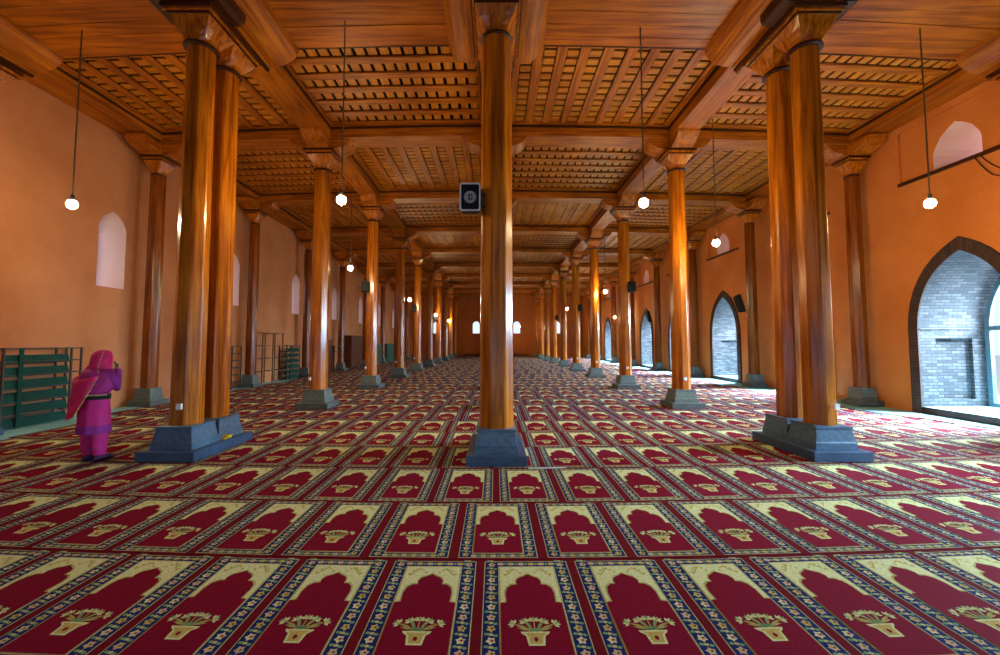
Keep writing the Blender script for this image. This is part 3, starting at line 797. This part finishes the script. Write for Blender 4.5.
for x, l in ((-2.7, 'low dark bench against the far wall, left of the middle column'), (3.0, 'low dark bench against the far wall, right of the middle column')):
    t = thing('low_bench', l, 'bench', (x, FARY - .32, .018)); m = MB(); m.box(-1.0, 1.0, -.25, .25, .28, .34, 'brown'); m.build('seat', t)
    for s_ in (-1, 1): m = MB(); m.box(s_ * .9 - .05, s_ * .9 + .05, -.2, .2, .0, .28, 'brown'); m.build('leg', t)

# ------------------------------------------------------------------ the praying person
person = thing('person', 'person in magenta headscarf, pink tunic and trousers, standing with hands raised to the face', 'person', (-5.74, 6.03, .018), math.radians(72))
# body: one skinned figure (forward = +x, left = +y)
verts = [(0, 0, .80), (0, 0, 1.0), (.02, 0, 1.18), (.045, 0, 1.29), (.06, 0, 1.36), (.085, 0, 1.45),
         (0, .085, .76), (.01, .09, .42), (0, .09, .07), (.12, .10, .035),
         (0, -.085, .76), (.03, -.09, .42), (.03, -.09, .07), (.15, -.10, .035),
         (.02, .16, 1.225), (.09, .23, 1.03), (.19, .13, 1.22), (.205, .09, 1.285),
         (.02, -.16, 1.225), (.11, -.24, 1.03), (.20, -.13, 1.22), (.21, -.085, 1.29)]
edges = [(0, 1), (1, 2), (2, 3), (3, 4), (4, 5), (0, 6), (6, 7), (7, 8), (8, 9), (0, 10), (10, 11), (11, 12), (12, 13), (2, 14), (14, 15), (15, 16), (16, 17), (2, 18), (18, 19), (19, 20), (20, 21)]
rad = [.12, .105, .11, .05, .045, .092, .085, .052, .036, .03, .085, .052, .036, .03, .05, .038, .027, .026, .05, .038, .027, .026]
for s_, w_ in ((1, 17), (-1, 21)):
    bx_, by_, bz_ = verts[w_]
    for k in range(5):
        o_ = (k - 1.5) * .016
        if k < 4:
            L_ = (.030, .034, .032, .026)[k]; i0 = len(verts)
            verts += [(bx_ - .002 + o_ * .3, by_ - s_ * .012 + s_ * o_ * .9, bz_ + .045), (bx_ - .012, by_ - s_ * .018 + s_ * o_ * .9, bz_ + .045 + L_), (bx_ - .035, by_ - s_ * .022 + s_ * o_ * .9, bz_ + .045 + L_ * 1.9)]
            edges += [(w_, i0), (i0, i0 + 1), (i0 + 1, i0 + 2)]; rad += [.0085, .008, .0065]
        else:
            i0 = len(verts); verts += [(bx_ - .03, by_ - s_ * .01, bz_ + .025), (bx_ - .045, by_ - s_ * .012, bz_ + .055)]
            edges += [(w_, i0), (i0, i0 + 1)]; rad += [.010, .008]
me = bpy.data.meshes.new('body'); me.from_pydata(verts, edges, []); me.materials.append(M['skin'])
body = bpy.data.objects.new('body', me); C.objects.link(body); body.parent = person
sk = body.modifiers.new('skin', 'SKIN'); ss = body.modifiers.new('sub', 'SUBSURF'); ss.levels = 2; ss.render_levels = 2
for k, v in enumerate(me.skin_vertices[0].data): v.radius = (rad[k], rad[k]); v.use_root = (k == 0)
def ell(cx, cy, rf, rs, z, n=28, fold=0, ph=0, tilt=0):
    return [(cx + (rf + fold * math.sin(a * 9 + ph)) * math.cos(a), cy + (rs + fold * math.sin(a * 9 + ph)) * math.sin(a), z + tilt * math.cos(a)) for a in [2 * PI * k / n for k in range(n)]]
m = MB()
m.loft([ell(.04, 0, .06, .07, 1.32), ell(.03, 0, .095, .15, 1.275), ell(.02, 0, .125, .195, 1.20), ell(.02, 0, .135, .19, 1.08, fold=.003), ell(.01, 0, .13, .175, .96, fold=.004),
        ell(0, 0, .145, .195, .84, fold=.006), ell(0, 0, .16, .205, .68, fold=.009), ell(0, 0, .17, .21, .47, fold=.012)], 'mag2', False, False)
for s_, el, wr_ in ((1, verts[15], verts[17]), (-1, verts[19], verts[21])):
    sh = (.02, s_ * .15, 1.23); mid = tuple((sh[k] + el[k]) / 2 for k in range(3)); fm = tuple((el[k] + wr_[k]) / 2 for k in range(3)); fe = tuple(el[k] * .12 + wr_[k] * .88 for k in range(3))
    m.tube([sh, mid, el, fm, fe], [.078, .075, .070, .062, .056], 'purp', 14)
m.build('tunic', person, smooth=True, label='pink knee-length tunic')
m = MB(); m.loft([ell(0, 0, .173, .214, .50, fold=.010), ell(0, 0, .177, .219, .45, fold=.012), ell(0, 0, .179, .221, .385, fold=.014)], 'purp', False, False)
m.build('hem_band', person, smooth=True, label='violet band along the tunic hem')
m = MB()
for s_ in (-1, 1):
    dx = 0 if s_ > 0 else .03
    m.loft([ell(0, s_ * .08, .11, .10, .70, 18), ell(dx * .5, s_ * .088, .105, .095, .5, 18, .003), ell(dx, s_ * .09, .095, .085, .3, 18, .004), ell(dx, s_ * .09, .085, .075, .15, 18, .005), ell(dx + .005, s_ * .09, .066, .06, .075, 18, .004)], 'mag2', True, False)
m.build('trousers', person, smooth=True)
for s_ in (-1, 1):
    m = MB(); dx = .0 if s_ > 0 else .03
    m.loft([[(dx + .055 + a[0], s_ * .095 + a[1], z) for a in ell(0, 0, rf, rs, 0, 16)] for rf, rs, z in ((.125, .045, .0), (.13, .05, .02), (.11, .045, .055), (.06, .04, .075))], 'shoe')
    m.build('shoe', person, smooth=True)
m = MB(); m.loft([ell(.01, 0, .150, .197, .93), ell(.01, 0, .153, .198, .90), ell(.01, 0, .152, .198, .86)], 'blk', False, False); m.build('sash', person, smooth=True, label='black sash round the waist')
# headscarf: hood over the head, falling over shoulders and back
n = 26; rings = []
prof = [  # z, cx, rf(back), rs, opening half angle (deg) at the front, hang towards the left back
 (1.556, .072, .02, .02, 0), (1.548, .07, .052, .048, 10), (1.53, .068, .080, .074, 25), (1.50, .065, .103, .095, 38), (1.455, .06, .120, .108, 48), (1.40, .055, .125, .115, 50), (1.34, .045, .118, .125, 45),
 (1.29, .03, .135, .165, 35), (1.22, .02, .165, .225, 30), (1.12, .01, .185, .262, 40), (1.02, 0, .195, .262, 60), (.93, -.01, .20, .245, 85)]
for j, (z, cx, rf, rs, op) in enumerate(prof):
    r = []
    for k in range(n):
        a = math.radians(op) + (2 * PI - 2 * math.radians(op)) * k / (n - 1)
        f = .006 * math.sin(a * 8 + j * .4) * min(1, j / 5)
        zz = z
        r.append((cx + (rf + f) * math.cos(a), (rs + f) * math.sin(a), zz))
    rings.append(r)
m = MB(); m.loft(rings[:8], 'mag', False, False, closed=False); m.loft(rings[7:], 'purpm', False, False, closed=False)
# trailing end down the left of the back
tail = []
for q in range(8):
    t_ = q / 7; z = 1.20 - .56 * t_; r = []
    a0, a1 = math.radians(100 + 10 * t_), math.radians(238 - 52 * t_)
    for k in range(12):
        a = a0 + (a1 - a0) * k / 11; R_ = 1.02 + .26 * t_ + .03 * math.sin(k * 2.1 + q * .3)
        r.append((.005 + .205 * R_ * math.cos(a), .275 * R_ * math.sin(a), z - .05 * math.sin(PI * k / 11)))
    tail.append(r)
m.loft(tail, 'mag', False, False, closed=False)
sc = m.build('headscarf', person, smooth=True, label='magenta headscarf hanging down the back')
so = sc.modifiers.new('t', 'SOLIDIFY'); so.thickness = .006
m = MB()
edge = [tail[q][11] for q in range(8)] + [tail[7][k] for k in range(10, -1, -1)]
hem = rings[-1]
pk = [rings[j][18 - (j > 5)] for j in range(1, 9)]
for path in (edge, hem, pk):
    P_ = [Vector((p[0] * 1.015, p[1] * 1.015, p[2])) for p in path]; m.tube(P_, .006, 'gold', 5)
    for a, b_ in zip(P_, P_[1:]):
        mm = (a + b_) / 2; m.sphere(tuple(mm), .012, 'creamw', 5, 4)
m.build('scarf_trim', sc, label='gold scalloped trim')
# face: nose, eyes, mouth on the head (turned away)
m = MB(); m.sphere((.178, 0, 1.445), .018, 'skin', 8, 5, (1, .7, 1.3)); m.sphere((.172, 0, 1.405), .016, 'mag', 8, 4, (.6, 1.3, .5))
for s_ in (-1, 1): m.sphere((.165, s_ * .034, 1.465), .012, 'blk', 8, 5, (.6, 1, .6))
m.build('face', person, smooth=True)
# hair band under the hood
m = MB(); m.sphere((.06, 0, 1.455), .098, 'blk', 14, 8, (1, .95, .98)); m.build('hair', person, smooth=True)

# ------------------------------------------------------------------ light
def area(name, loc, rot, sx, sy, power, col, spread=180):
    l = bpy.data.lights.new(name, 'AREA'); l.shape = 'RECTANGLE'; l.size = sx; l.size_y = sy; l.energy = power; l.color = col; l.spread = math.radians(spread)
    o = bpy.data.objects.new(name, l); C.objects.link(o); o.location = loc; o.rotation_euler = rot; return o
for k, c in enumerate(DOORS):
    area('daylight_outside_door', (RX1 + 1.9, c, 3.9), (0, math.radians(56), 0), 2.6, 2.8, 6500, (.48, .75, 1.0), 100)
area('unseen_daylight_behind_camera', (.3, BACKY - .4, 1.3), (math.radians(84), 0, 0), 15, 2.2, 170, (.28, .55, 1.0))  # unseen area light for blue daylight on near bases, beyond the added wall
area('sky_along_the_left_wall', (WLX - 2.4, 24, 6.6), (0, math.radians(-50), 0), 2.0, 52, 1000, (.66, .58, 1.0))
area('sky_along_the_right_wall', (RX1 + 2.2, 24, 9.2), (0, math.radians(50), 0), 2.0, 52, 6500, (.85, .78, 1.0))
W = bpy.data.worlds.new('sky'); bpy.context.scene.world = W; W.use_nodes = True
bg = W.node_tree.nodes['Background']; bg.inputs['Color'].default_value = (.70, .86, 1.0, 1); bg.inputs['Strength'].default_value = 1.6

# ------------------------------------------------------------------ camera
cd = bpy.data.cameras.new('camera'); cam = bpy.data.objects.new('camera', cd); C.objects.link(cam)
cd.sensor_width = 36; cd.lens = 417.98 / 1000 * 36; cam.location = (-.025, 0, 1.68)
cam.rotation_euler = (PI / 2 + .0554, 0, 0)
cd.shift_x = 5.29 / 1000; cd.shift_y = -7.97 / 1000; cd.clip_start = .05; cd.clip_end = 300
S = bpy.context.scene; S.camera = cam
S.view_settings.view_transform = 'Standard'; S.view_settings.look = 'None'; S.view_settings.gamma = 1; S.view_settings.use_curve_mapping = False
S.view_settings.exposure = -0.38
S.cycles.use_denoising = True
S.cycles.max_bounces = 6; S.cycles.diffuse_bounces = 3; S.cycles.glossy_bounces = 3; S.cycles.sample_clamp_indirect = 8
